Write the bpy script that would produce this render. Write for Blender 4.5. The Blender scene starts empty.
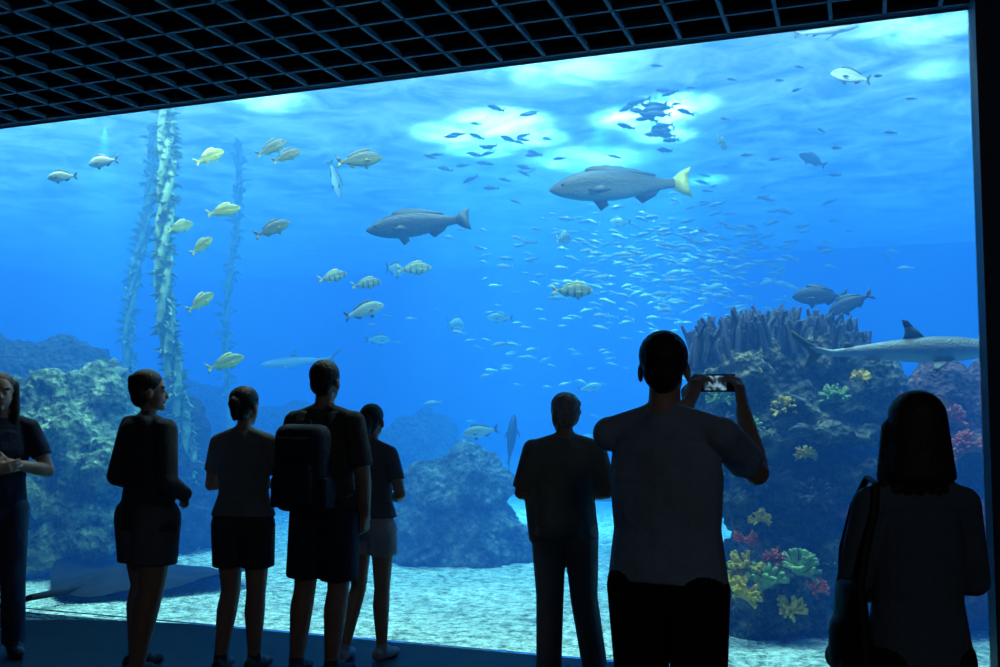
import bpy, bmesh, math, random
import numpy as np
from mathutils import Vector, Matrix, Euler, noise
random.seed(7)
sc = bpy.context.scene
sc.view_settings.view_transform = 'Standard'
sc.view_settings.look = 'None'
COL = sc.collection
V = Vector
# ------------------------------------------------------------ frame helpers
CAMH = 1.6
PITCH = math.atan(71.5/1000)
cP, sP = math.cos(PITCH), math.sin(PITCH)
def W(px, py, d):
    u = (px-500)/1000; v = (333.5-py)/1000
    dr = V((u, cP - v*sP, sP + v*cP))
    dr *= d/dr.y
    return V((dr.x, dr.y, dr.z+CAMH))
def G(px, py, z=0.0):
    u = (px-500)/1000; v = (333.5-py)/1000
    dr = V((u, cP - v*sP, sP + v*cP))
    t = (z-CAMH)/dr.z
    return V((dr.x*t, dr.y*t, z))
ZT=3.9
G0 = V((-4.147, 8.153, 0)); E = V((6.858, -2.509, 0)).normalized(); N = V((-E.y, E.x, 0)); SR=7.303
TANKROT = math.atan2(E.y, E.x)
def T(s, n, z):  # tank frame -> world
    return G0 + E*s + N*n + V((0, 0, z))

# ------------------------------------------------------------ material helpers
def mat(name):
    m = bpy.data.materials.new(name); m.use_nodes = True
    nt = m.node_tree; nt.nodes.clear()
    return m, nt, nt.nodes, nt.links
def simple(name, col, rough=.8, noise_amt=.25, scale=8, bump=.0, bscale=30, spec=.3, metallic=0):
    m, nt, nd, lk = mat(name)
    out = nd.new('ShaderNodeOutputMaterial'); b = nd.new('ShaderNodeBsdfPrincipled')
    lk.new(b.outputs[0], out.inputs[0])
    tc = nd.new('ShaderNodeTexCoord'); n = nd.new('ShaderNodeTexNoise'); n.inputs['Scale'].default_value = scale
    n.inputs['Detail'].default_value = 5
    lk.new(tc.outputs['Object'], n.inputs['Vector'])
    r = nd.new('ShaderNodeValToRGB')
    c = V(col)
    r.color_ramp.elements[0].position = .3; r.color_ramp.elements[1].position = .7
    r.color_ramp.elements[0].color = (*(c*(1-noise_amt)), 1)
    r.color_ramp.elements[1].color = (*(c*(1+noise_amt)), 1)
    lk.new(n.outputs[0], r.inputs[0]); lk.new(r.outputs[0], b.inputs['Base Color'])
    b.inputs['Roughness'].default_value = rough; b.inputs['Specular IOR Level'].default_value = spec
    b.inputs['Metallic'].default_value = metallic
    if bump > 0:
        n2 = nd.new('ShaderNodeTexNoise'); n2.inputs['Scale'].default_value = bscale; n2.inputs['Detail'].default_value = 4
        lk.new(tc.outputs['Object'], n2.inputs['Vector'])
        bp = nd.new('ShaderNodeBump'); bp.inputs['Strength'].default_value = 1; bp.inputs['Distance'].default_value = bump
        lk.new(n2.outputs[0], bp.inputs['Height']); lk.new(bp.outputs[0], b.inputs['Normal'])
    return m
def cloth(name, col, amt=.12):
    return simple(name, col, .9, amt, 6, .02, 9, .15)

# ------------------------------------------------------------ mesh helpers
def new_obj(name, verts, faces, mats=(), fm=None, smooth=True, loc=(0,0,0), rot=(0,0,0)):
    me = bpy.data.meshes.new(name); me.from_pydata([tuple(v) for v in verts], [], faces); me.update()
    for m in mats: me.materials.append(m)
    if fm is not None: me.polygons.foreach_set('material_index', fm)
    if smooth: me.polygons.foreach_set('use_smooth', [True]*len(me.polygons))
    ob = bpy.data.objects.new(name, me); COL.objects.link(ob)
    ob.location = loc; ob.rotation_euler = rot
    return ob
class MB:
    def __init__(s): s.v=[]; s.f=[]; s.m=[]
    def add(s, vs, fs, m=0):
        o=len(s.v); s.v += [V(v) for v in vs]; s.f += [tuple(i+o for i in f) for f in fs]; s.m += [m]*len(fs)
    def box(s, c, hx, hy, hz, m=0, ax=V((1,0,0)), ay=V((0,1,0))):
        az=V((0,0,1)) if abs(ax.cross(ay).z)>.5 else ax.cross(ay)
        p=[]
        for k in (-1,1):
            for j in (-1,1):
                for i in (-1,1): p.append(V(c)+ax*hx*i+ay*hy*j+az*hz*k)
        s.add(p,[(0,2,3,1),(4,5,7,6),(0,1,5,4),(2,6,7,3),(0,4,6,2),(1,3,7,5)],m)
    def obj(s,name,mats,smooth=True,**k): return new_obj(name,s.v,s.f,mats,s.m,smooth,**k)

class Prim:
    def __init__(s,a,b,r0,r1,m=0,side=None,cap0=None,cap1=None):
        s.a=V(a); s.b=V(b)
        s.r0=r0 if isinstance(r0,tuple) else (r0,r0); s.r1=r1 if isinstance(r1,tuple) else (r1,r1)
        s.m=m
        if (s.b-s.a).length<1e-4: s.b=s.a+V((0,0,1e-3))
        s.ax=(s.b-s.a).normalized()
        sd=V(side) if side is not None else V((1,0,0))
        sd=sd-s.ax*sd.dot(s.ax)
        if sd.length<.2:
            sd=V((0,1,0)); sd=sd-s.ax*sd.dot(s.ax)
        s.sd=sd.normalized(); s.fd=s.ax.cross(s.sd).normalized()
        s.c0=min(s.r0) if cap0 is None else cap0
        s.c1=min(s.r1) if cap1 is None else cap1
    def xf(s,M):
        R=M.to_3x3()
        return Prim(M@s.a,M@s.b,s.r0,s.r1,s.m,R@s.sd,s.c0,s.c1)
    def mesh(s,mb,seg=20,m=None):
        rings=[]
        K=5
        if s.c0>0:
            for k in range(1,K+1):
                th=math.pi/2*k/K; rings.append((s.a-s.ax*s.c0*math.cos(th),math.sin(th),s.r0))
        else: rings.append((s.a,1,s.r0))
        if s.c1>0:
            for k in range(K):
                th=math.pi/2*k/K; rings.append((s.b+s.ax*s.c1*math.sin(th),math.cos(th),s.r1))
        else: rings.append((s.b,1,s.r1))
        vs=[];fs=[]
        for c,f,r in rings:
            for i in range(seg):
                t=2*math.pi*i/seg
                vs.append(c+s.sd*math.cos(t)*r[0]*f+s.fd*math.sin(t)*r[1]*f)
        n=len(rings)
        for j in range(n-1):
            for i in range(seg):
                i2=(i+1)%seg
                fs.append((j*seg+i,j*seg+i2,(j+1)*seg+i2,(j+1)*seg+i))
        a=len(vs); vs.append(s.a-s.ax*s.c0); b=len(vs); vs.append(s.b+s.ax*s.c1)
        for i in range(seg):
            i2=(i+1)%seg
            fs.append((a,i2,i)); fs.append((b,(n-1)*seg+i,(n-1)*seg+i2))
        mb.add(vs,fs,s.m if m is None else m)
    def dist(s,P):
        a=np.array(s.a);ax=np.array(s.ax);sd=np.array(s.sd);fd=np.array(s.fd)
        L=(s.b-s.a).length
        q=P-a; h=q@ax; t=np.clip(h/L,0,1)
        w=s.r0[0]+(s.r1[0]-s.r0[0])*t; d=s.r0[1]+(s.r1[1]-s.r0[1])*t
        over=np.where(h<0,-h/max(s.c0,.004),np.where(h>L,(h-L)/max(s.c1,.004),0))
        k=np.sqrt(((q@sd)/w)**2+((q@fd)/d)**2+over**2)
        return (k-1)*np.minimum(w,d)
def ell(c,rx,ry,rz,m=0):
    c=V(c); return Prim(c-V((0,0,5e-4)),c+V((0,0,5e-4)),(rx,ry),(rx,ry),m,(1,0,0),rz,rz)

def remesh(name,prims,voxel,mats,smooth_it=3,loc=(0,0,0),yaw=0):
    mb=MB()
    for p in prims: p.mesh(mb)
    tmp=new_obj('tmp',mb.v,mb.f)
    md=tmp.modifiers.new('r','REMESH'); md.mode='VOXEL'; md.voxel_size=voxel
    if smooth_it:
        sm=tmp.modifiers.new('s','SMOOTH'); sm.factor=.5; sm.iterations=smooth_it
    dg=bpy.context.evaluated_depsgraph_get()
    me=bpy.data.meshes.new_from_object(tmp.evaluated_get(dg))
    bpy.data.objects.remove(tmp)
    me.name=name; me.materials.clear()
    for m in mats: me.materials.append(m)
    n=len(me.polygons); c=np.zeros(n*3); me.polygons.foreach_get('center',c); c=c.reshape(-1,3)
    best=np.full(n,1e9); idx=np.zeros(n,dtype=np.int32)
    for p in prims:
        d=p.dist(c); k=d<best; best[k]=d[k]; idx[k]=p.m
    me.polygons.foreach_set('material_index',idx)
    me.polygons.foreach_set('use_smooth',[True]*n); me.update()
    ob=bpy.data.objects.new(name,me); COL.objects.link(ob); ob.location=loc; ob.rotation_euler=(0,0,yaw)
    return ob

# ------------------------------------------------------------ people
skin=simple('skin',(.42,.24,.17),.55,.1,10,.002,60,.4)
eye_m=simple('eye',(.5,.5,.5),.2,.05); lip=simple('lips',(.35,.12,.1),.5,.05)
def hairmat(n,c): 
    return simple(n,c,.55,.4,40,.006,90,.3)
hair_dk=hairmat('hair_dark',(.02,.014,.01)); hair_gr=hairmat('hair_grey',(.35,.35,.36)); hair_br=hairmat('hair_brown',(.03,.02,.012))
shoe_m=simple('shoes',(.06,.06,.07),.6,.2); shoe_w=simple('shoes_light',(.4,.4,.42),.6,.2)

SK,TOP,BOT,HR,SH,EY,LP=range(7)
def hand(wr,dr,nrm,side,curl=.5,k=1.0,m=SK):
    wr=V(wr); dr=V(dr).normalized(); nrm=V(nrm); nrm=(nrm-dr*nrm.dot(dr)).normalized()
    lat=dr.cross(nrm)*side
    P=[]
    P.append(Prim(wr-dr*.02*k,wr+dr*.05*k,(.03*k,.02*k),(.040*k,.014*k),m,lat))
    P.append(Prim(wr+dr*.03*k,wr+dr*.085*k,(.040*k,.014*k),(.040*k,.012*k),m,lat))
    lens=[.075,.083,.077,.060]; offs=[.030,.010,-.010,-.029]
    for i in range(4):
        p=wr+dr*.085*k+lat*offs[i]*k
        seg=[.45,.32,.25]
        for j in range(3):
            a=curl*(.8+.1*i)+j*curl*.9
            d=(dr*math.cos(a)+nrm*math.sin(a)+lat*offs[i]*2.5*max(0,math.cos(a))).normalized()
            q=p+d*lens[i]*seg[j]*k
            r=(.0088-.0008*j)*k
            P.append(Prim(p,q,r,r*.95,m,lat)); p=q
    b=wr+dr*.022*k+lat*.026*k
    t1=b+(lat*.7+dr*.6+nrm*.25).normalized()*.042*k
    t2=t1+(lat*.3+dr*.8+nrm*(.3+curl*.4)).normalized()*.034*k
    P+= [Prim(b,t1,.014*k,.0105*k,m,lat),Prim(t1,t2,.0105*k,.0085*k,m,lat)]
    return P

def person(name,x,y,yaw,H,cols,w=1.0,female=False,arms=None,legs=None,head_yaw=0,head_pitch=0,sleeve='short',
           bottoms='pants',hair='short',voxel=.0075,extra=None,shoemat=None,topend=.93,loose=0.0,belly=0.0,skirt_z=.62):
    k=H/1.75
    P=[]
    top,bot,hr=cols
    sw=.168*w if not female else .15*w
    hipw=.155*w if not female else .168*w
    wst=.14*w if not female else .125*w
    P.append(Prim((0,0,.90),(0,0,1.0),(hipw,.105),(wst*1.05,.10),BOT,(1,0,0)))
    L=loose
    P.append(Prim((0,0,topend),(0,0,1.10),(hipw+.012+L,.112+L+belly),(wst+.012+L*.7,.102+L*.5+belly),TOP,(1,0,0),0,None))
    P.append(Prim((0,0,1.08),(0,-.005,1.27),(wst+.012+L*.7,.102+belly+L*.5),(sw+.002,.112),TOP,(1,0,0)))
    P.append(Prim((0,-.005,1.27),(0,-.012,1.37),(sw+.002,.115),(sw-.012,.095),TOP,(1,0,0),None,.05))
    P.append(ell((0,-.014,1.405),sw,.080,.052,TOP))
    P.append(ell((0,-.018,1.435),sw*.72,.066,.048,TOP))
    if female: 
        for sgn in(-1,1): P.append(ell((.07*sgn,.070,1.24),.065,.055,.06,TOP))
    for sgn in (-1,1):
        P.append(Prim((.035*sgn,-.02,1.475),(sgn*(sw-.005),-.012,1.415),.042,.054,TOP))
        P.append(Prim((.02*sgn,-.022,1.50),(sgn*(sw*.6),-.015,1.435),.030,.048,TOP))
    P.append(Prim((0,-.02,1.42),(0,-.004,1.56),.058 if not female else .048,.053 if not female else .045,SK))
    P.append(Prim((0,-.02,1.44),(0,-.018,1.478),.073,.062,TOP,None,None,0))
    if legs is None: legs={'L':[(-.10,.02,.49),(-.12,-.02,.09),0.1],'R':[(.10,.02,.49),(.12,-.02,.09),-.1]}
    for sd,(kn,an,ty) in legs.items():
        sgn=1 if sd=='R' else -1
        hip=V((.085*w*sgn,0,.90)); kn=V(kn); an=V(an)
        f=1.0*w
        P.append(Prim(hip,kn,(.082*f,.088*f),.052*f,SK))
        mid=kn.lerp(an,.3)+V((0,-.012,0))
        P.append(Prim(kn,mid,.052*f,.055*f,SK)); P.append(Prim(mid,an,.055*f,.034*f,SK))
        fd=V((-math.sin(ty),math.cos(ty),0))
        P.append(Prim(V((an.x,an.y,.045))-fd*.05,V((an.x,an.y,.045))+fd*.07,(.038,.045),(.046,.045),SH,(1,0,0)))
        P.append(Prim(V((an.x,an.y,.036))+fd*.06,V((an.x,an.y,.032))+fd*.15,(.047,.036),(.042,.032),SH,(1,0,0)))
        P.append(Prim(V((an.x,an.y,.05)),V((an.x,an.y,.11)),.046,.042,SH,None,None,0))
        if bottoms=='pants':
            P.append(Prim(hip,kn,(.094*f,.10*f),.072*f,BOT))
            P.append(Prim(kn,V((an.x,an.y,.07)),.072*f,.066*f,BOT,None,None,0))
        elif bottoms=='shorts':
            e=hip.lerp(kn,.86 if not female else .62)
            P.append(Prim(hip,e,(.095*f,.10*f),(.094*f,.10*f),BOT,None,None,0))
        elif bottoms=='shortshorts':
            e=hip.lerp(kn,.42)
            P.append(Prim(hip,e,(.094*f,.10*f),(.10*f,.10*f),BOT,None,None,0))
    if arms is None: arms={}
    for sd in 'LR':
        sgn=1 if sd=='R' else -1
        a=arms.get(sd,dict(e=(sgn*.23,-.02,1.14),w=(sgn*.235,.03,.90)))
        s0=V((sgn*sw,-.012,1.41)); e=V(a['e']); wr=V(a['w'])
        f=.92 if female else 1.0; f*=w**.5
        P.append(Prim(s0,e,.050*f,.040*f,SK)); m=e.lerp(wr,.3)
        P.append(Prim(e,m,.040*f,.041*f,SK)); P.append(Prim(m,wr,.041*f,.025*f,SK))
        if sleeve=='short':
            P.append(Prim(s0,s0.lerp(e,.66),.056*f,.061*f,TOP,None,None,0))
        elif sleeve=='long':
            P.append(Prim(s0,e,.064*f,.056*f,TOP)); P.append(Prim(e,wr,.056*f,.040*f,TOP,None,None,0))
        elif sleeve=='half':
            P.append(Prim(s0,e.lerp(s0,.1),.060*f,.060*f,TOP,None,None,0))
        hd=V(a.get('hd',wr-e)); hn=V(a.get('hn',(-sgn,.2,0)))
        ts=a.get('ts')
        if ts is None:
            l=hd.cross(hn); ts=1 if (l.dot(V((0,1,0)))+l.dot(V((0,0,1)))*.9)>0 else -1
        P+=hand(wr,hd,hn,ts,a.get('curl',.35),1.0 if not female else .9)
    hp=[]
    hp.append(ell((0,-.005,1.662),.076,.097,.088,SK))
    hp.append(ell((0,.028,1.603),.060,.060,.086,SK))
    hp.append(Prim((0,.045,1.555),(0,.066,1.538),.034,.022,SK))
    hp.append(Prim((0,.086,1.64),(0,.098,1.600),.008,.013,SK))
    for sgn in (-1,1):
        hp.append(ell((sgn*.079,-.005,1.618),.010,.02,.032,SK))
        hp.append(ell((sgn*.031,.078,1.636),.015,.013,.010,EY))
        hp.append(Prim((sgn*.015,.085,1.655),(sgn*.05,.073,1.657),.008,.006,HR))
    hp.append(Prim((-.018,.086,1.570),(.018,.086,1.570),.008,.008,LP,(0,0,1)))
    hp.append(ell((0,-.017,1.676),.084,.097,.087,HR))
    hp.append(ell((0,-.052,1.625),.068,.052,.07,HR))
    if hair=='bun':
        hp.append(ell((0,-.11,1.655),.042,.042,.045,HR)); hp.append(ell((0,-.075,1.60),.055,.035,.05,HR))
        hp.append(Prim((0,-.12,1.64),(0.01,-.125,1.56),.03,.014,HR))
        hp.append(ell((0,-.02,1.685),.090,.10,.085,HR))
    if hair=='bob':
        hp.append(Prim((0,-.03,1.70),(0,-.045,1.50),(.095,.09),(.118,.085),HR,(1,0,0),None,.03))
        for sgn in(-1,1): hp.append(Prim((sgn*.075,0,1.66),(sgn*.10,0.0,1.50),.035,.032,HR))
        for i in range(9):
            a=(i-4)/4; hp.append(Prim((a*.09,-.07+.05*a*a,1.55),(a*.125,-.085+.07*a*a,1.455+.01*random.random()),.03,.015,HR))
    if hair=='pony':
        hp.append(Prim((0,-.09,1.66),(0,-.12,1.56),.04,.035,HR)); hp.append(Prim((0,-.12,1.56),(0,-.09,1.45),.035,.015,HR))
    if hair in('full','tousled'):
        hp.append(ell((0,-.02,1.685),.090,.100,.085,HR)); hp.append(ell((0,-.058,1.62),.076,.052,.075,HR))
        for i in range(14):
            a=random.uniform(-2.8,-.3); hp.append(ell((.078*math.cos(a)*1.0,-.03+.07*math.sin(a),1.63+.09*random.random()),.022,.022,.025,HR))
    if hair=='long':
        for sgn in(-1,1):
            hp.append(Prim((sgn*.07,-.01,1.68),(sgn*.085,.0,1.52),.036,.03,HR)); hp.append(Prim((sgn*.085,.0,1.52),(sgn*.09,.02,1.44),.03,.018,HR))
        hp.append(Prim((0,-.05,1.66),(0,-.07,1.48),(.085,.05),(.09,.04),HR,(1,0,0)))
    M=Matrix.Translation((0,-.01,1.50))@Euler((head_pitch,0,head_yaw)).to_matrix().to_4x4()@Matrix.Translation((0,.01,-1.50))
    P+=[p.xf(M) for p in hp]
    if extra: P+=extra
    Q=[]
    for p in P:
        q=Prim(p.a*k,p.b*k,(p.r0[0]*k,p.r0[1]*k),(p.r1[0]*k,p.r1[1]*k),p.m,p.sd,p.c0*k,p.c1*k); Q.append(q)
    return remesh(name,Q,voxel,[skin,top,bot,hr,shoemat or shoe_m,eye_m,lip],2,(x,y,0),yaw)

c_navy=cloth('navy_cloth',(.03,.04,.07)); c_black=cloth('black_cloth',(.012,.012,.015)); c_grey=cloth('grey_cloth',(.13,.15,.18))
c_blue=cloth('blue_shirt',(.27,.34,.43)); c_light=cloth('light_cloth',(.20,.22,.24)); c_olive=cloth('olive_cloth',(.07,.07,.065))
c_jean=cloth('jean_cloth',(.06,.08,.12)); c_khaki=cloth('khaki_cloth',(.42,.40,.36)); c_hood=cloth('hoodie_cloth',(.06,.065,.08)); c_white=cloth('white_cloth',(.45,.47,.5))
c_dim=cloth('blue_grey_blouse',(.09,.12,.16)); c_shirt=cloth('olive_shirt',(.24,.25,.22))
def at(px,d): return (px-500)/1000*d
R=math.radians
person('man_with_crossed_arms',at(2,6.5),6.5,R(-150),1.80,(c_navy,c_jean,hair_br),w=1.05,
   arms={'L':dict(e=(-.28,.06,1.14),w=(-.04,.20,1.20),hd=(1,.05,.1),hn=(0,-1,0),curl=.25),
         'R':dict(e=(.28,.06,1.12),w=(.04,.235,1.16),hd=(-1,.0,.2),hn=(0,-1,0),curl=.25)},head_yaw=R(-5),hair='long')
hood=[Prim((-.09,-.08,1.44),(.09,-.08,1.44),(.055,.05),(.055,.05),TOP,(0,0,1)),ell((0,-.115,1.40),.10,.055,.075,TOP)]
hood.append(Prim((0,0,.93),(0,0,.98),(.19,.14),(.185,.13),TOP,(1,0,0)))
hood.append(Prim((.0,.13,1.02),(.0,.12,1.12),(.12,.03),(.12,.03),TOP,(1,0,0)))
person('woman_in_hooded_jacket',at(151,6.1),6.1,R(-42),1.80,(c_hood,c_grey,hair_dk),female=True,w=1.36,
   arms={'L':dict(e=(-.28,-.05,1.13),w=(-.15,.16,1.04),hd=(.6,.6,-.3),hn=(0,-1,0),curl=.5),
         'R':dict(e=(.30,-.05,1.12),w=(.18,.14,1.03),hd=(-.6,.5,-.4),hn=(0,-1,0),curl=.5)},
   legs={'L':[(-.12,.05,.49),(-.14,.03,.09),.1],'R':[(.10,-.02,.49),(.10,-.10,.09),-.15]},
   sleeve='long',bottoms='shorts',hair='full',extra=hood,topend=.84,loose=.02,head_pitch=R(3),head_yaw=R(-26))
person('woman_with_hair_bun',at(246,6.15),6.15,R(-12),1.70,(c_light,c_hood,hair_dk),female=True,w=1.15,
   arms={'L':dict(e=(-.25,.05,1.14),w=(-.07,.20,1.17),hd=(1,.05,.1),hn=(0,-1,0),curl=.2),
         'R':dict(e=(.245,.05,1.13),w=(.06,.23,1.14),hd=(-1,.0,.2),hn=(0,-1,0),curl=.2)},
   legs={'L':[(-.09,.03,.49),(-.115,-.04,.09),.15],'R':[(.09,.01,.49),(.08,.02,.09),-.1]},
   sleeve='short',bottoms='shorts',hair='bun',head_yaw=R(-10),topend=.96,loose=.01)
man4=person('man_wearing_backpack',at(326,6.0),6.0,R(-24),1.86,(c_olive,c_navy,hair_dk),w=1.16,
   arms={'L':dict(e=(-.265,-.01,1.14),w=(-.22,.14,.97),hn=(1,0,0)),
         'R':dict(e=(.265,-.03,1.14),w=(.22,.08,.90),hd=(-.1,.2,-1),hn=(-1,0,0),curl=.7)},
   legs={'L':[(-.12,.0,.49),(-.15,-.03,.09),.25],'R':[(.08,.03,.49),(.06,.0,.09),-.2]},
   sleeve='half',bottoms='shorts',hair='short',topend=.90,loose=.015,head_yaw=R(5))
person('young_woman_in_shorts',at(373,6.4),6.4,R(-25),1.60,(c_grey,c_white,hair_br),female=True,w=1.05,
   arms={'L':dict(e=(-.225,-.02,1.15),w=(-.18,.12,.98),hn=(1,0,0)),
         'R':dict(e=(.255,-.05,1.15),w=(.13,.16,1.10),hd=(-1,.4,.0),hn=(0,-1,0),curl=.4)},
   legs={'L':[(-.10,.0,.49),(-.16,-.08,.09),.3],'R':[(.07,.03,.49),(.06,.05,.09),-.1]},
   bottoms='shortshorts',hair='pony',head_yaw=R(10),topend=.98,shoemat=shoe_w,loose=.008)
coat=[Prim((-.17,.02,.84),(-.19,.06,1.16),(.05,.10),(.06,.09),TOP,(1,0,0),0,None),Prim((-.12,-.02,.85),(-.10,-.0,1.15),(.08,.11),(.075,.11),TOP,(1,0,0),0,None)]
person('elderly_man',at(564,6.0),6.0,R(8),1.66,(c_shirt,c_khaki,hair_gr),w=1.2,
   arms={'L':dict(e=(-.27,.03,1.14),w=(-.10,.22,1.12),hd=(1,.2,-.1),hn=(0,-1,0),curl=.4),
         'R':dict(e=(.275,.0,1.14),w=(.12,.21,1.10),hd=(-1,.2,-.1),hn=(0,-1,0),curl=.4)},
   legs={'L':[(-.09,.03,.49),(-.10,.02,.09),.1],'R':[(.12,.0,.49),(.18,-.03,.09),-.3]},
   sleeve='half',bottoms='pants',hair='full',topend=.86,belly=.02,loose=.02,head_yaw=R(22),extra=coat)
PX,PY=at(665,3.6),3.6; yaw7=R(-28)
Minv=(Matrix.Translation((PX,PY,0))@Matrix.Rotation(yaw7,4,'Z')).inverted(); k7=1.86/1.75
def loc7(p): return (Minv@V(p))/k7
ph=W(717,383,4.02)
rw=W(743,408,3.92); lw=W(688,402,3.93)
re=W(757,472,3.72); le=W(657,440,3.92)
IM=Minv.to_3x3()
person('man_taking_photo',PX,PY,yaw7,1.855,(c_blue,c_black,hair_dk),w=1.17,voxel=.0055,
   arms={'R':dict(e=loc7(re),w=loc7(rw),hd=IM@V((-.10,.10,1)),hn=IM@V((-.8,.6,0)),curl=.62,ts=None),
         'L':dict(e=loc7(le),w=loc7(lw),hd=IM@V((.42,.15,1)),hn=IM@V((.8,.6,-.3)),curl=.62)},
   sleeve='short',bottoms='pants',hair='short',topend=.93,loose=.014,head_yaw=R(14),head_pitch=R(4))
def rounded_box(mb,c,hx,hy,hz,r,ax,ay,m=0):
    bm=bmesh.new(); bmesh.ops.create_cube(bm,size=2)
    for v in bm.verts: v.co=V((v.co.x*hx,v.co.y*hy,v.co.z*hz))
    bmesh.ops.bevel(bm,geom=bm.edges[:]+bm.verts[:],offset=r,segments=4,profile=.5,affect='EDGES')
    ax=V(ax).normalized(); ay=V(ay).normalized(); az=ax.cross(ay)
    bm.verts.index_update()
    mb.add([V(c)+ax*v.co.x+ay*v.co.y+az*v.co.z for v in bm.verts],[tuple(v.index for v in f.verts) for f in bm.faces],m)
    bm.free()
ph_black=simple('phone_black',(.01,.01,.012),.3,.1)
m,nt,nd,lk=mat('phone_screen'); o=nd.new('ShaderNodeOutputMaterial'); e=nd.new('ShaderNodeEmission'); tc=nd.new('ShaderNodeTexCoord'); n=nd.new('ShaderNodeTexNoise'); n.inputs['Scale'].default_value=45
r=nd.new('ShaderNodeValToRGB'); r.color_ramp.elements[0].position=.42; r.color_ramp.elements[0].color=(.01,.03,.05,1); r.color_ramp.elements[1].position=.66; r.color_ramp.elements[1].color=(.25,.45,.6,1)
lk.new(tc.outputs['Object'],n.inputs[0]); lk.new(n.outputs[0],r.inputs[0]); lk.new(r.outputs[0],e.inputs[0]); e.inputs[1].default_value=.9; lk.new(e.outputs[0],o.inputs[0]); scr=m
mb=MB(); ax=V((1,-.12,0)).normalized(); ay=V((.12,1,0)).normalized()
rounded_box(mb,ph,.073,.0045,.036,.004,ax,ay,0)
mb.box(ph-ay*.0052-ax*.008,.045,.0006,.029,1,ax,ay)
mb.box(ph+ay*.005+ax*.055+V((0,0,.018)),.011,.001,.011,0,ax,ay)
mb.obj('smartphone',[ph_black,scr],smooth=False)
WX,WY=at(911,3.1),3.1
person('woman_with_handbag',WX,WY,R(2),1.61,(c_dim,c_black,hair_br),female=True,w=1.03,voxel=.0055,
   arms={'L':dict(e=(-.21,.02,1.15),w=(-.12,.2,1.08),hd=(1,.3,0),hn=(0,-1,0)),
         'R':dict(e=(.212,.04,1.15),w=(.09,.2,1.12),hd=(-1,.3,0),hn=(0,-1,0))},
   sleeve='long',bottoms='pants',hair='bob',topend=.80,loose=.010,head_yaw=R(8))
leather=simple('black_leather',(.010,.009,.009),.6,.2,20,.004,40,.3)
mb=MB(); bx=WX-.215; by=WY-.03
def strap(mb,pts,w,d,side):
    for a,b in zip(pts[:-1],pts[1:]): Prim(a,b,(w,d),(w,d),0,side,.004,.004).mesh(mb,10)
bag=[Prim((bx,by,.82),(bx,by,1.06),(.055,.14),(.03,.10),0,(1,0,0),.05,.02),Prim((bx,by-.07,.83),(bx,by+.07,.83),(.06,.05),(.06,.05),0,(1,0,0)),Prim((bx-.02,by,.84),(bx-.02,by,.93),(.045,.09),(.04,.08),0,(1,0,0))]
bo=remesh('handbag',bag,.008,[leather],3)
strap(mb,[V((bx,by-.08,1.05)),V((bx+.03,by-.065,1.18)),V((bx+.06,by-.055,1.28)),V((bx+.075,by-.03,1.362)),V((bx+.075,by+.04,1.378)),V((bx+.06,by+.12,1.29)),V((bx+.02,by+.12,1.15)),V((bx,by+.08,1.05))],.012,.005,(1,0,0))
bm=bmesh.new(); bm.from_mesh(bo.data); vv=[bm.verts.new(v) for v in mb.v]
for f in mb.f:
    try: bm.faces.new([vv[i] for i in f])
    except ValueError: pass
bm.to_mesh(bo.data); bm.free()
bp_m=simple('backpack_fabric',(.02,.028,.045),.8,.3,12,.008,25)
mb=MB()
rounded_box(mb,(0,-.225,1.24),.165,.09,.25,.07,(1,0,0),(0,1,0))
rounded_box(mb,(0,-.32,1.15),.13,.035,.12,.03,(1,0,0),(0,1,0))
rounded_box(mb,(0,-.315,1.36),.11,.02,.06,.018,(1,0,0),(0,1,0))
for sgn in(-1,1):
    rounded_box(mb,(sgn*.165,-.22,1.10),.025,.06,.09,.02,(1,0,0),(0,1,0))
    strap(mb,[V((sgn*.09,-.15,1.45)),V((sgn*.105,-.09,1.548)),V((sgn*.115,-.01,1.575)),V((sgn*.12,.09,1.50)),V((sgn*.13,.155,1.35)),V((sgn*.16,.14,1.2)),V((sgn*.205,.0,1.08)),V((sgn*.15,-.15,1.04))],.03,.008,(1,0,0))
strap(mb,[V((-.04,-.19,1.47)),V((-.02,-.19,1.51)),V((.02,-.19,1.51)),V((.04,-.19,1.47))],.01,.005,(0,1,0))
o=mb.obj('backpack',[bp_m]); o.location=(man4.location.x,man4.location.y,0); o.rotation_euler=(0,0,man4.rotation_euler.z)

# ------------------------------------------------------------ room
dark=simple('dark_paint',(.02,.024,.032),.7,.1,3)
floor_m=simple('dark_carpet',(.022,.026,.036),.55,.25,6,.002,200,.3)
edge=[(-5.0,-1.55),(-3.2,-1.5),(-1.8,-1.25),(-.8,-.95),(-.1,-.72),(.5,-.45),(1.0,-.22),(1.5,-.07),(2.0,-.002),(4.5,-.002),(7.0,-.002),(8.9,-.002)]
top=[T(a,b,0) for a,b in edge]
pts=[T(-5.0,-12.9,0)]+top+[T(8.9,-12.9,0)]
n=len(pts); vs=pts+[p-V((0,0,.06)) for p in pts]
fs=[tuple(range(n))[::-1],tuple(range(n,2*n))]+[(i,(i+1)%n,(i+1)%n+n,i+n) for i in range(n)]
new_obj('floor',vs,fs,[floor_m],smooth=False)
def tbox(name,s0,s1,n0,n1,z0,z1,m):
    mb=MB(); c=T((s0+s1)/2,(n0+n1)/2,(z0+z1)/2); mb.box(c,(s1-s0)/2,(n1-n0)/2,(z1-z0)/2,0,E,N)
    return mb.obj(name,[m],smooth=False)
tbox('wall_front',-5,12,-.03,.05,ZT,6.2,dark)
tbox('pillar',SR,9,-.35,.05,0,ZT,simple('pillar_paint',(.03,.045,.075),.6,.1,3))
tbox('wall_left',-5.3,-5,-13,0.05,-.05,6.2,dark)
tbox('wall_right',9,9.3,-13,.05,-.05,6.2,dark)
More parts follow.
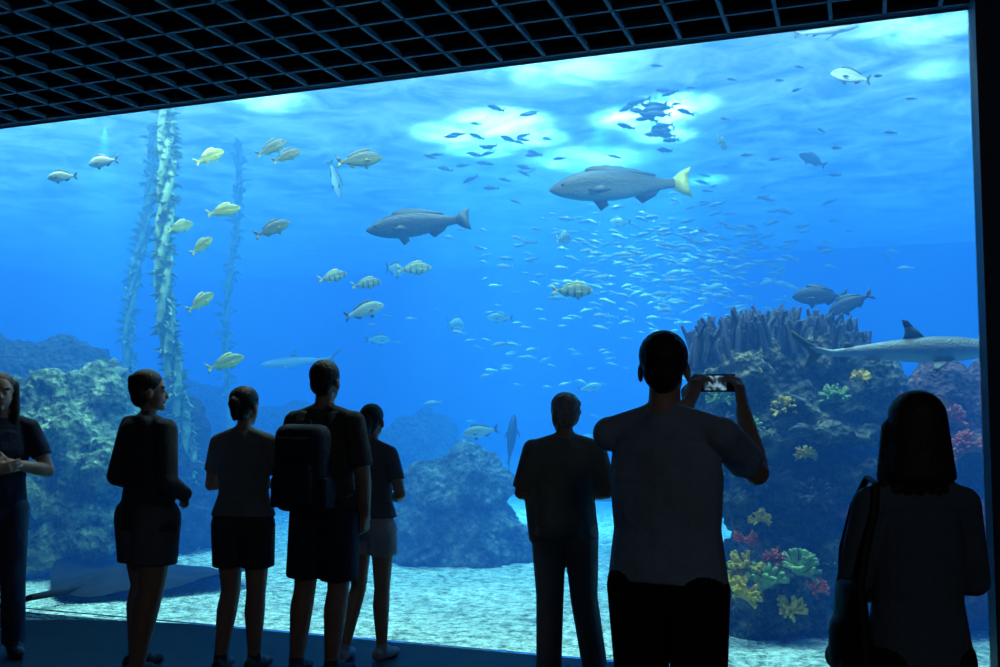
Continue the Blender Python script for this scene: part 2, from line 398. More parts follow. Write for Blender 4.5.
tbox('wall_back',-5.3,9.3,-13.3,-13,-.05,6.2,dark)
tbox('ceiling',-5,9,-13,-.03,4.6,4.75,simple('ceiling_black',(.006,.006,.008),.9,.1))
grid_m=simple('ceiling_grid_metal',(.24,.25,.27),.6,.1,3)
mb=MB(); sp=.30
for i in range(0,46):
    s=-4.85+i*sp
    mb.box(T(s,-4.04,ZT+.017),.011,4.0,.017,0,E,N)
for j in range(0,27):
    n_=-.05-j*sp
    mb.box(T(2,n_,ZT+.017),6.95,.011,.017,0,E,N)
mb.obj('ceiling_grid',[grid_m],smooth=False)
m,nt,nd,lk=mat('acrylic_glass'); o=nd.new('ShaderNodeOutputMaterial'); mx=nd.new('ShaderNodeMixShader'); t=nd.new('ShaderNodeBsdfTransparent'); g=nd.new('ShaderNodeBsdfGlossy'); g.inputs['Roughness'].default_value=0.02
fr=nd.new('ShaderNodeFresnel'); fr.inputs[0].default_value=1.12
t.inputs[0].default_value=(.97,.99,1,1)
lk.new(fr.outputs[0],mx.inputs[0]); lk.new(t.outputs[0],mx.inputs[1]); lk.new(g.outputs[0],mx.inputs[2]); lk.new(mx.outputs[0],o.inputs[0])
tbox('window_1',-5,SR,.0,.04,0,ZT,m)

# ------------------------------------------------------------ tank
ZS=5.5
S0,S1,N1=-16,14,20
tw=simple('tank_wall_paint',(.02,.16,.42),.9,.2,.4)
tbox('wall_tank_back',S0,S1,N1,N1+.3,-.1,ZS+.3,tw)
tbox('wall_tank_left',S0-.3,S0,.3,N1,-.1,ZS+.3,tw)
tbox('wall_tank_right',S1,S1+.3,.3,N1,-.1,ZS+.3,tw)
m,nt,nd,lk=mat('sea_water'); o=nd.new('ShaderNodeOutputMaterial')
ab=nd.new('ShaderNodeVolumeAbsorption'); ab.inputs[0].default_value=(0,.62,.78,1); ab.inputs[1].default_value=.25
em=nd.new('ShaderNodeEmission'); em.inputs[0].default_value=(.0003,.0115,.070,1); em.inputs[1].default_value=1  # even blue glow put into the water in place of scattered ambient light
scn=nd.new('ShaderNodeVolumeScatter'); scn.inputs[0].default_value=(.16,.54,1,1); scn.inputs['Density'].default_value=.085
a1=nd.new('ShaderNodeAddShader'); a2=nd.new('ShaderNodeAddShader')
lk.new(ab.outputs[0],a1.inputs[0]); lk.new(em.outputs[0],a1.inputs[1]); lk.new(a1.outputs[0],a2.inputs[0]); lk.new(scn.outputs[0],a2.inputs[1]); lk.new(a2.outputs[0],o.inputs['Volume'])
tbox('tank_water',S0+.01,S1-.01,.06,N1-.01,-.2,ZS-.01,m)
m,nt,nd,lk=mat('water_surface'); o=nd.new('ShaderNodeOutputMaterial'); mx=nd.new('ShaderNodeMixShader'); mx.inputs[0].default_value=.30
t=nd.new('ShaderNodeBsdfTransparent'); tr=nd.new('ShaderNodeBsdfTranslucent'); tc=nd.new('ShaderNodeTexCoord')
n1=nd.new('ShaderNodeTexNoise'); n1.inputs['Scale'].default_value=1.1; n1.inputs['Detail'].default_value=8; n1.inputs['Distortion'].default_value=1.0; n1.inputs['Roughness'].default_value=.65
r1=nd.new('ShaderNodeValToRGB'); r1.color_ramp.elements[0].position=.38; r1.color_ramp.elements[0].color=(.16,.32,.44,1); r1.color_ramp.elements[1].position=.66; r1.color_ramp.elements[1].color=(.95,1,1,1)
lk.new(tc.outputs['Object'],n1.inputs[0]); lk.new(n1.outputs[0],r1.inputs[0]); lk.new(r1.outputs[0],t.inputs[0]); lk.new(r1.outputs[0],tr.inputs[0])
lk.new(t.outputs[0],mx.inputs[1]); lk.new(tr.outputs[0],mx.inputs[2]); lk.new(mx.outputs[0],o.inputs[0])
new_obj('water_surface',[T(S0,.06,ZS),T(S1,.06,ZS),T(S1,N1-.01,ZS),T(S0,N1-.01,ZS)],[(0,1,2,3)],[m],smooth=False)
m,nt,nd,lk=mat('gravel'); o=nd.new('ShaderNodeOutputMaterial'); b=nd.new('ShaderNodeBsdfPrincipled'); tc=nd.new('ShaderNodeTexCoord')
vo=nd.new('ShaderNodeTexVoronoi'); vo.inputs['Scale'].default_value=20; n1=nd.new('ShaderNodeTexNoise'); n1.inputs['Scale'].default_value=11; n1.inputs['Detail'].default_value=8; n1.inputs['Roughness'].default_value=.85
r1=nd.new('ShaderNodeValToRGB'); r1.color_ramp.elements[0].position=.40; r1.color_ramp.elements[0].color=(.10,.16,.12,1); r1.color_ramp.elements[1].position=.56; r1.color_ramp.elements[1].color=(1,1,.80,1)
lk.new(tc.outputs['Object'],vo.inputs['Vector']); lk.new(tc.outputs['Object'],n1.inputs['Vector']); lk.new(n1.outputs[0],r1.inputs[0]); lk.new(r1.outputs[0],b.inputs['Base Color'])
bp=nd.new('ShaderNodeBump'); bp.inputs['Distance'].default_value=.06; bp.inputs['Strength'].default_value=1
lk.new(vo.outputs['Distance'],bp.inputs['Height']); lk.new(bp.outputs[0],b.inputs['Normal']); b.inputs['Roughness'].default_value=.9; lk.new(b.outputs[0],o.inputs[0])
vs=[];fs=[];NX,NY=150,110
for j in range(NY):
    for i in range(NX):
        s=S0+.02+(S1-S0-.04)*i/(NX-1); nn=-1.6+(N1-.02+1.6)*(j/(NY-1))
        if nn<.4: s=min(max(s,-4.95),SR-.02)
        p=T(s,nn,0); k=min(1,max(0,(nn-.5)/3))
        p.z=-.03+k*(.10*noise.noise(V((s*.5,nn*.5,0)))+.05*noise.noise(V((s*1.7,nn*1.7,3))))+.015*max(0,nn-3)
        vs.append(p)
for j in range(NY-1):
    for i in range(NX-1):
        a=j*NX+i; fs.append((a,a+1,a+NX+1,a+NX))
new_obj('gravel_bed',vs,fs,[m])

def rockmat(name,c1,c2,c3,scale=4):
    m,nt,nd,lk=mat(name); o=nd.new('ShaderNodeOutputMaterial'); b=nd.new('ShaderNodeBsdfPrincipled'); tc=nd.new('ShaderNodeTexCoord')
    n1=nd.new('ShaderNodeTexNoise'); n1.inputs['Scale'].default_value=scale; n1.inputs['Detail'].default_value=9; n1.inputs['Roughness'].default_value=.75
    r1=nd.new('ShaderNodeValToRGB'); cr=r1.color_ramp; cr.elements[0].position=.40; cr.elements[0].color=(*c1,1); cr.elements[1].position=.64; cr.elements[1].color=(*c3,1); q=cr.elements.new(.51); q.color=(*c2,1)
    v=nd.new('ShaderNodeTexVoronoi'); v.inputs['Scale'].default_value=scale*4
    lk.new(tc.outputs['Object'],n1.inputs['Vector']); lk.new(tc.outputs['Object'],v.inputs['Vector']); lk.new(n1.outputs[0],r1.inputs[0]); lk.new(r1.outputs[0],b.inputs['Base Color'])
    ad=nd.new('ShaderNodeMath'); ad.operation='ADD'; lk.new(v.outputs['Distance'],ad.inputs[0]); lk.new(n1.outputs[0],ad.inputs[1])
    bp=nd.new('ShaderNodeBump'); bp.inputs['Distance'].default_value=.10; lk.new(ad.outputs[0],bp.inputs['Height']); lk.new(bp.outputs[0],b.inputs['Normal'])
    b.inputs['Roughness'].default_value=.9; lk.new(b.outputs[0],o.inputs[0]); return m
def rock(name,lumps,voxel,mats,amp=.1,freq=2.2,extra=None,seed=0):
    prims=[ell(c,*r) for c,r in lumps]
    if extra: prims+=extra
    ob=remesh(name,prims,voxel,mats,1)
    me=ob.data; me.update()
    co=[v.co.copy() for v in me.vertices]; nm=[v.normal.copy() for v in me.vertices]
    for v,c,nn in zip(me.vertices,co,nm):
        q=c+V((seed*7.3,0,0))
        d=noise.fractal(q*freq,.9,2.1,5)*amp + abs(noise.noise(q*freq*4))*amp*.5
        v.co=c+nn*d
    me.update()
    return ob
rk_green=rockmat('rock_algae',(.04,.06,.04),(.24,.32,.13),(.80,.80,.38))
rk_dark=rockmat('rock_dark',(.012,.015,.018),(.035,.045,.05),(.09,.10,.09))
rk_mid=rockmat('rock_mid',(.03,.04,.035),(.12,.14,.12),(.42,.42,.30))
def lump(px,py,d,rw,rd,rh): return (W(px,py,d),(rw,rd,rh))
rock('algae_covered_rock',[lump(75,470,10.2,.60,.6,.72),lump(95,415,10.4,.38,.45,.43),lump(45,450,10.1,.48,.5,.68),lump(85,525,10.2,.7,.6,.4),lump(110,470,9.9,.25,.3,.3),lump(60,400,10.1,.25,.3,.3),lump(40,500,9.8,.3,.3,.2)],.036,[rk_green],.22,2.2,seed=1)
rock('dark_rock',[lump(165,470,11.3,.55,.5,.8),lump(185,500,11.2,.42,.5,.6),lump(20,400,12.3,.9,.6,.75),lump(70,385,12.4,.6,.6,.55),lump(150,440,11.5,.4,.4,.5),lump(20,500,12,1,.6,1)],.05,[rk_dark],.2,1.8,seed=2)
rock('small_rocks',[lump(45,545,9.7,.28,.2,.18),lump(75,540,9.8,.25,.2,.2),lump(95,545,9.7,.22,.2,.17),lump(30,555,9.6,.3,.2,.14)],.03,[rk_green],.06,4,seed=3)
rock('boulder',[lump(458,540,10.9,.74,.7,.50),lump(455,500,10.9,.5,.5,.50),lump(470,482,11,.34,.4,.40),lump(420,530,10.8,.4,.4,.30),lump(500,540,10.8,.35,.4,.3)],.035,[rk_mid],.2,2,seed=5)
rock('distant_rock',[lump(405,480,15,.6,.5,.9),lump(430,440,15.5,.35,.4,.6),lump(290,450,16,1.2,.7,.7),lump(200,450,15.5,1,.7,1.0),lump(600,500,17,1.6,.8,.5)],.07,[rk_dark],.2,1.4,seed=6)
coral_mat=rockmat('reef_rock',(.02,.03,.025),(.10,.12,.08),(.42,.32,.17),5)
reef=[lump(790,420,7.9,.68,.55,.42),lump(740,395,7.9,.38,.45,.35),lump(850,400,7.9,.42,.45,.38),lump(800,365,8.0,.62,.5,.22),
  lump(800,500,7.8,.50,.5,.5),lump(790,580,7.6,.52,.45,.45),lump(760,610,7.4,.35,.35,.25),lump(850,600,7.7,.5,.45,.5),lump(720,360,8,.25,.3,.15),
  lump(745,470,7.7,.28,.3,.14),lump(850,470,7.6,.35,.35,.12),lump(780,520,7.5,.35,.3,.07),lump(830,435,7.5,.4,.3,.08),lump(760,440,7.4,.3,.2,.06),lump(730,500,7.6,.3,.3,.06),lump(820,550,7.4,.35,.25,.05)]
rock('coral_reef',reef,.026,[coral_mat],.12,3.4,seed=7)
rock('coral_reef_rock',[lump(935,430,8.1,.5,.45,.5),lump(970,480,8.0,.6,.5,.7),lump(900,520,8.2,.55,.5,.7),lump(950,560,7.7,.7,.5,.6),lump(1010,430,8.2,.5,.5,.6)],.03,[rockmat('reef_rock_red',(.03,.02,.02),(.18,.06,.05),(.55,.20,.12),5)],.12,3,seed=8)
yel=simple('coral_yellow',(.8,.52,.06),.8,.3,20,.01,60); cor_p=simple('coral_violet',(.09,.085,.11),.8,.3,20,.01,60); cor_g=simple('coral_green',(.34,.46,.16),.8,.3,20,.01,60); cor_r=simple('coral_red',(.7,.15,.09),.8,.3,20,.01,60)
mb=MB(); random.seed(3)
for i in range(190):
    px=random.uniform(692,868); py=352-14*math.sin((px-692)/176*math.pi)+random.uniform(-2,5); b=W(px,py,7.9+random.uniform(-.35,.35))
    h=random.uniform(.10,.26); d=V((random.uniform(-.3,.3),random.uniform(-.3,.2),1)).normalized()
    mid=b+d*h*.5; Prim(b-d*.1,mid,.024,.022).mesh(mb,8)
    for q in range(2):
        d2=(d+V((random.uniform(-.5,.5),random.uniform(-.4,.4),0))).normalized(); Prim(mid,mid+d2*h*.5,.02,.012).mesh(mb,8)
mb.obj('finger_coral',[cor_p])
def softcoral(name,px,py,d,mt,n=16,size=.16):
    mb=MB(); b=W(px,py,d)
    for i in range(n):
        dv=V((random.uniform(-1,1),random.uniform(-.9,.1),random.uniform(-.2,1))).normalized()
        m1=b+dv*size*.55; Prim(b,m1,size*.16,size*.13).mesh(mb,8)
        for q in range(3):
            d2=(dv+V([random.uniform(-.7,.7) for _ in range(3)])).normalized(); Prim(m1,m1+d2*size*.5,size*.12,size*.09).mesh(mb,8)
    mb.obj(name,[mt])
for px,py,d,mt,sz in [(785,410,7.38,yel,.10),(805,455,7.3,yel,.08),(745,570,7.1,yel,.14),(765,585,7.05,cor_g,.16),(798,572,7.05,cor_g,.15),(742,595,7.0,yel,.13),(830,560,7.2,yel,.10),(835,400,7.45,cor_g,.12),(770,480,7.35,cor_p,.15),(720,430,7.5,cor_p,.14),(870,440,7.5,cor_g,.12),(930,470,7.6,cor_g,.14),(760,375,7.5,yel,.07),(815,500,7.25,cor_p,.15),(720,400,7.6,cor_g,.13),(750,430,7.4,cor_g,.1),(860,380,7.5,yel,.08),(790,610,7.0,yel,.11),(950,420,7.6,cor_r,.12),(965,450,7.5,cor_r,.14),(890,400,7.6,cor_r,.1),(850,520,7.3,cor_r,.1),(745,540,7.2,cor_r,.09),(815,590,7.0,cor_r,.09),(775,560,7.05,cor_r,.08),(760,520,7.2,yel,.08)]:
    softcoral('soft_coral',px,py,d,mt,14,sz)

# kelp
kelp_m=simple('kelp',(.30,.38,.16),.7,.4,12)
def kelp(x0,y0,x1,y1,z1,wd=.14,n=260,st=.035):
    mb=MB(); pts=[]
    for i in range(25):
        t=i/24; pts.append(V((x0+(x1-x0)*t+.06*math.sin(t*9),y0+(y1-y0)*t+.05*math.cos(t*7),-.05+(z1+.05)*t)))
    for k in range(3):
        off=[V((st*.8*math.cos(i*.9+k*2.09),st*.8*math.sin(i*.9+k*2.09),0)) for i in range(25)]
        for i in range(24): Prim(pts[i]+off[i],pts[i+1]+off[i+1],st*.6,st*.6).mesh(mb,8)
    for i in range(n):
        t=random.random()*24; j=min(23,int(t)); p=pts[j].lerp(pts[j+1],t-j); a=random.uniform(0,6.28)
        d=V((math.cos(a),math.sin(a),random.uniform(-.2,1.6))).normalized(); L=wd*random.uniform(.6,1.2); s_=d.cross(V((0,0,1))).normalized()*L*.2
        e=p+d*L+V((0,0,-.03)); m_=p+d*L*.5+V((0,0,.02))
        mb.add([p,m_+s_,e,m_-s_],[(0,1,2,3)])
    mb.obj('kelp_strand',[kelp_m])
a=W(192,390,11); b=W(154,115,11); kelp(a.x,11,b.x,11,ZS-.05,.18,1300,.08)
a=W(122,380,13.5); b=W(150,150,13.5); kelp(a.x,13.5,b.x,13.5,ZS-.05,.2,500,.06)
a=W(228,370,14.5); b=W(235,170,14.5); kelp(a.x,14.5,b.x,14.5,ZS-.05,.2,300,.04)

# ------------------------------------------------------------ fish
def fishmat(name,back,belly,stripe=None,sfreq=10):
    m,nt,nd,lk=mat(name); o=nd.new('ShaderNodeOutputMaterial'); b=nd.new('ShaderNodeBsdfPrincipled'); tc=nd.new('ShaderNodeTexCoord')
    sx=nd.new('ShaderNodeSeparateXYZ'); lk.new(tc.outputs['Generated'],sx.inputs[0])
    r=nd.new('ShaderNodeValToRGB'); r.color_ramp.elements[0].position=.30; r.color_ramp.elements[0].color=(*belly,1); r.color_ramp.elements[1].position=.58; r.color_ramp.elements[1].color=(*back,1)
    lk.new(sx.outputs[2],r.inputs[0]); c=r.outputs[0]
    if stripe:
        mt=nd.new('ShaderNodeMath'); mt.operation='MULTIPLY'; mt.inputs[1].default_value=sfreq*6.28; lk.new(sx.outputs[0],mt.inputs[0])
        sn=nd.new('ShaderNodeMath'); sn.operation='SINE'; lk.new(mt.outputs[0],sn.inputs[0])
        gt=nd.new('ShaderNodeMath'); gt.operation='GREATER_THAN'; gt.inputs[1].default_value=.45; lk.new(sn.outputs[0],gt.inputs[0])
        mx=nd.new('ShaderNodeMix'); mx.data_type='RGBA'; lk.new(gt.outputs[0],mx.inputs[0]); lk.new(c,mx.inputs[6]); mx.inputs[7].default_value=(*stripe,1); c=mx.outputs[2]
    lk.new(c,b.inputs['Base Color']); b.inputs['Roughness'].default_value=.5
    n=nd.new('ShaderNodeTexVoronoi'); n.inputs['Scale'].default_value=60; lk.new(tc.outputs['Object'],n.inputs['Vector']); bp=nd.new('ShaderNodeBump'); bp.inputs['Distance'].default_value=.003; lk.new(n.outputs['Distance'],bp.inputs['Height']); lk.new(bp.outputs[0],b.inputs['Normal'])
    lk.new(b.outputs[0],o.inputs[0]); return m
blackm=simple('black_skin',(.008,.008,.01),.5,.1)
PROF={
 'bream':([0,.03,.10,.2,.33,.48,.62,.74,.84,.90],[.0,.05,.11,.165,.19,.18,.14,.085,.045,.038],[.0,.04,.08,.12,.15,.15,.12,.075,.042,.036],.30),
 'grouper':([0,.03,.10,.2,.33,.48,.62,.74,.84,.90],[.0,.035,.075,.115,.135,.13,.10,.07,.045,.042],[.0,.03,.065,.095,.115,.115,.095,.065,.042,.04],.55),
 'meagre':([0,.03,.10,.2,.33,.48,.62,.74,.84,.90],[.0,.035,.07,.11,.125,.115,.09,.06,.038,.036],[.0,.03,.06,.085,.10,.10,.08,.055,.036,.034],.6),
}
def fish_mesh(mb,L,kind='bream',bend=0,M=Matrix(),seg=14,tail='fork',detail=True):
    ts,tp,bt,wr=PROF[kind]; N_=26 if detail else 9
    us=[.9*(i/(N_-1))**1.15 for i in range(N_)]
    def yb(t): return bend*L*math.sin((t-.2)*3.2)*t
    vs=[];fs=[]
    for t in us:
        T_=np.interp(t,ts,tp)*L; B_=np.interp(t,ts,bt)*L; h=(T_+B_)/2; c=(T_-B_)/2; w=h*wr*(1-.5*max(0,t-.5)) if kind!='bream' else h*.42
        for i in range(seg):
            a=2*math.pi*i/seg
            vs.append(V((L*(.5-t),yb(t)+w*math.cos(a),c+h*math.sin(a))))
    for j in range(N_-1):
        for i in range(seg):
            i2=(i+1)%seg; fs.append((j*seg+i,(j+1)*seg+i,(j+1)*seg+i2,j*seg+i2))
    fs.append(tuple(range((N_-1)*seg,N_*seg)))
    mb.add([M@v for v in vs],fs,0)
    def fin(pts,m=1,off=0):
        th=.004*L+.0005
        n=len(pts); q=[V((L*(.5-p[0]),yb(p[0])+(p[2] if len(p)>2 else 0)*L,p[1]*L)) for p in pts]
        mb.add([M@(v+V((0,th,0))) for v in q]+[M@(v-V((0,th,0))) for v in q],[tuple(range(n)),tuple(range(n,2*n))[::-1]]+[(i,i+n,(i+1)%n+n,(i+1)%n) for i in range(n)],m)
    hp=float(np.interp(.9,ts,tp)); th=.15 if kind=='bream' else .11
    if tail=='fork':
        fin([(.885,hp*.9),(.93,hp+.05),(1.02,th+.02),(1.0,.07),(.965,0),]); fin([(.885,-hp*.9),(.965,0),(1.0,-.07),(1.02,-th),(.93,-hp-.04)]); fin([(.885,hp*.9),(.965,0.001),(.885,-hp*.9)])
    else:
        fin([(.885,hp*.9),(.94,hp+.04),(1.02,th),(1.005,.05),(1.0,0),(1.005,-.05),(1.02,-th),(.94,-hp-.04),(.885,-hp*.9)])
    def tq(t): return float(np.interp(t,ts,tp))
    def bq(t): return -float(np.interp(t,ts,bt))
    fh=.06 if kind=='bream' else .035
    xs=[.26+.05*i for i in range(11)]
    fin([(x,tq(x)-.01) for x in xs[::-1]]+[(x+.012,tq(x)+fh*(1-.55*abs(i-3)/7)*(1.12 if i%2 else .9)) for i,x in enumerate(xs)],1 if kind=='bream' else 3)
    fin([(.60,bq(.60)+.01),(.66,bq(.66)-.06),(.76,bq(.76)-.03),(.80,bq(.8)+.01)],1 if kind=='bream' else 3)
    fin([(.30,bq(.3)+.02),(.36,bq(.36)-.07),(.42,bq(.42)-.03),(.40,bq(.4)+.02)],1 if kind=='bream' else 3)
    if detail:
        w3=float((np.interp(.28,ts,tp)+np.interp(.28,ts,bt))/2)*(.42 if kind=='bream' else wr)
        for sg in(-1,1):
            fin([(.27,-.02,sg*w3*.9),(.36,-.005,sg*(w3+.04)),(.43,-.05,sg*(w3+.06)),(.34,-.06,sg*(w3+.02))],1 if kind=='bream' else 3)
            tt=.10; c=(tq(tt)+bq(tt))/2; hh=(tq(tt)-bq(tt))/2; ww=hh*(.42 if kind=='bream' else wr)
            e=V((L*(.5-tt),sg*ww*L*.88+yb(tt),(c+hh*.35)*L)); r=.014*L
            p=ell(e,r,r*.6,r,2); mm=MB(); p.mesh(mm,10); mb.add([M@v for v in mm.v],mm.f,2)
f_fin=simple('fin_grey',(.05,.06,.055),.5,.2)
def fish(name,px,py,d,L,yaw,pitch,mats,kind='bream',bend=0,tail='fork',roll=0):
    mb=MB(); fish_mesh(mb,L,kind,bend,Matrix(),14,tail)
    o=mb.obj(name,mats+[f_fin]); o.location=W(px,py,d); o.rotation_euler=(R(roll),-R(pitch),R(yaw)); return o
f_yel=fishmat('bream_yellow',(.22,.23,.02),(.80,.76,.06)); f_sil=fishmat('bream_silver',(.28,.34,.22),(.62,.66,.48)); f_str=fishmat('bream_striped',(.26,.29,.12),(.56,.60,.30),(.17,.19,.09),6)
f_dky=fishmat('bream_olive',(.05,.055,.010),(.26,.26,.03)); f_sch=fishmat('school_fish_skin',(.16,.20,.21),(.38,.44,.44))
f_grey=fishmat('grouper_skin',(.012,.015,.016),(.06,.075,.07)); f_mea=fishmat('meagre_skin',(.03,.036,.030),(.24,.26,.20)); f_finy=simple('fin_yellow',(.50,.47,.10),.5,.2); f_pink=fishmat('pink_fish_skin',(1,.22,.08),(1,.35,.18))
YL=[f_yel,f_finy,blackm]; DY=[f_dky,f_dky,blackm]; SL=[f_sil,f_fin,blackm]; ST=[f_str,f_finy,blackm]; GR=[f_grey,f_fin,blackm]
def mpp(d): return d/1000
F=[('yellow_bream',210,157,9.4,28,35,30,YL),('yellow_bream',272,148,9.4,32,20,30,DY),('yellow_bream',287,156,9.4,30,15,25,DY),('yellow_bream',360,160,9.2,46,10,8,DY),
('yellow_bream',224,211,9.4,32,20,15,YL),('yellow_bream',181,227,10,20,50,20,YL),('yellow_bream',202,246,9.6,22,40,40,YL),('yellow_bream',273,229,9.4,36,20,25,DY),('yellow_bream',201,302,9.6,26,40,35,YL),('yellow_bream',226,363,9.6,36,20,20,YL),
('silver_bream',62,177,9.5,32,175,-3,SL),('silver_bream',103,162,9.5,34,165,-5,SL),('striped_bream',333,277,9.6,28,25,15,ST),('striped_bream',367,284,9.8,30,10,10,ST),('striped_bream',415,269,9.8,34,10,5,ST),('silver_bream',365,311,9.2,40,15,18,SL),
('striped_bream',573,291,8.8,42,5,0,ST),('silver_bream',850,77,8.3,42,185,8,SL),('striped_bream',722,144,10,18,60,0,ST),('striped_bream',564,239,11,18,60,10,ST),('grey_fish',812,160,11,26,150,30,GR),
('grey_fish',819,297,8.6,54,178,0,GR),('grey_fish',850,304,8.4,44,160,-25,GR),('silver_bream',480,432,10.5,36,185,-10,SL),('orange_fish',940,404,6.9,30,190,5,[f_pink,f_pink,blackm]),('grey_fish',805,432,7.2,36,180,0,GR),('silver_bream',118,372,10.4,30,160,-10,SL),
('silver_bream',500,318,12.5,26,190,0,SL),('silver_bream',620,222,12,22,180,0,SL),('silver_bream',590,388,13,24,20,10,SL),('silver_bream',395,270,11.5,22,70,0,SL),('silver_bream',335,180,11,22,60,-60,SL),('silver_bream',378,340,13,24,20,0,SL),('silver_bream',456,325,13,22,70,0,SL),('silver_bream',512,440,11.5,34,80,55,GR),('grey_fish',745,480,7.25,24,160,0,GR)]
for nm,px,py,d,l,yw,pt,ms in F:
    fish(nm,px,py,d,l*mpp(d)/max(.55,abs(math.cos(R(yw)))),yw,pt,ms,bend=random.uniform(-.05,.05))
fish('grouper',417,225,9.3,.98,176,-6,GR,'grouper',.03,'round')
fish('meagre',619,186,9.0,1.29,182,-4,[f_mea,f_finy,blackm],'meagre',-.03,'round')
def school(name,n,x0,x1,y0,y1,d0,d1,l0,l1,ms,yb=180,g=1):
    mb=MB()
    for i in range(n):
        px=random.gauss((x0+x1)/2,(x1-x0)/4); py=random.gauss((y0+y1)/2,(y1-y0)/4); d=random.uniform(d0,d1)
        p=W(px,py,d)
        if p.z>ZS-.15: p.z=ZS-.15-random.random()*.2
        M=Matrix.Translation(p)@Euler((0,R(random.uniform(-20,20)),R(yb+random.uniform(-30,30)))).to_matrix().to_4x4()
        fish_mesh(mb,random.uniform(l0,l1),'meagre',0,M,8,'fork',False)
    mb.obj(name,list(ms)+[ms[1]])
school('school_of_fish',34,430,560,105,200,11.5,13,.14,.24,[f_grey,f_fin,blackm])
school('school_of_fish',22,625,690,75,150,10.6,12.3,.18,.30,[f_grey,f_fin,blackm])
school('school_of_fish',20,640,900,20,210,9,12.5,.08,.16,[f_grey,f_fin,blackm])
school('school_of_fish',420,540,820,195,325,11.5,15,.12,.24,[f_sch,f_sch,blackm])
school('school_of_fish',140,380,760,210,420,12,16,.12,.24,[f_sch,f_sch,blackm])
sh_m=fishmat('shark_skin',(.10,.11,.10),(.5,.5,.45)); sh_f=simple('shark_fin',(.10,.11,.10),.5,.1)
def shark(name,loc,L,yaw,pitch,roll=0,tips=True):
    mb=MB(); ts=[0,.01,.04,.10,.2,.32,.42,.55,.68,.78,.86,.93]; hp=[.0,.014,.028,.048,.066,.072,.068,.052,.034,.022,.016,.010]; wp=[0,.02,.038,.056,.066,.066,.058,.042,.026,.016,.011,.006]
    N_=44; seg=20; vs=[];fs=[]
    yb=lambda t:.05*L*math.sin((t-.25)*4)*t
    zb=lambda t:(max(0,t-.82)*.35)*L
    for j in range(N_):
        t=.93*(j/(N_-1))**1.3; h=np.interp(t,ts,hp)*L; w=np.interp(t,ts,wp)*L
        for i in range(seg):
            a=2*math.pi*i/seg; vs.append(V((L*(.5-t),yb(t)+w*math.cos(a),zb(t)+h*math.sin(a)*(1 if math.sin(a)>0 else .85))))
    for j in range(N_-1):
        for i in range(seg):
            i2=(i+1)%seg; fs.append((j*seg+i,(j+1)*seg+i,(j+1)*seg+i2,j*seg+i2))
    fs.append(tuple(range((N_-1)*seg,N_*seg))); mb.add(vs,fs,0)
    def fin(pts,m=1):
        n=len(pts); th=.005*L; q=[V((L*(.5-p[0]),yb(p[0])+(p[2] if len(p)>2 else 0)*L,p[1]*L)) for p in pts]; c=sum(q,V())/n
        mb.add([v+V((0,th*.3,0)) for v in q]+[v-V((0,th*.3,0)) for v in q]+[c+V((0,th,0)),c-V((0,th,0))],[(i,(i+1)%n,2*n) for i in range(n)]+[((i+1)%n+n,i+n,2*n+1) for i in range(n)]+[(i,i+n,(i+1)%n+n,(i+1)%n) for i in range(n)],m)
    B=2 if tips else 1
    fin([(.36,.06),(.40,.105),(.435,.13),(.465,.125),(.462,.09),(.47,.06)]); fin([(.42,.1212),(.45,.155),(.478,.16),(.465,.118)],B)
    fin([(.70,.028),(.735,.055),(.755,.05),(.76,.022)]); fin([(.72,-.02),(.75,-.05),(.775,-.045),(.775,-.015)])
    fin([(.86,.02),(.92,.055),(.99,.11),(1.03,.135),(1.02,.10),(.965,.045),(.93,.005)]); fin([(.86,.0),(.93,.02),(.935,-.01),(.955,-.065),(.92,-.055)])
    for sg in(-1,1):
        fin([(.24,-.035,sg*.055),(.30,-.05,sg*.11),(.37,-.07,sg*.19),(.39,-.07,sg*.18),(.36,-.055,sg*.11),(.345,-.04,sg*.055)]); fin([(.355,-.066,sg*.172),(.385,-.078,sg*.205),(.40,-.074,sg*.19),(.388,-.068,sg*.17)],B)
        fin([(.58,-.035,sg*.03),(.63,-.05,sg*.07),(.65,-.045,sg*.06),(.65,-.03,sg*.02)])
        p=ell((L*(.5-.07),sg*.044*L+yb(.07),.012*L),.007*L,.004*L,.007*L,2); mm=MB(); p.mesh(mm,10); mb.add(mm.v,mm.f,2)
    o=mb.obj(name,[sh_m,sh_f,blackm]); o.location=loc; o.rotation_euler=(R(roll),-R(pitch),R(yaw)); return o
shark('blacktip_reef_shark',W(898,352,7.0),1.40,-4,2,12)
shark('reef_shark',W(825,30,8.5),.65,10,10,0)
shark('distant_shark',W(300,362,13.5),1.1,175,-5,0,False)
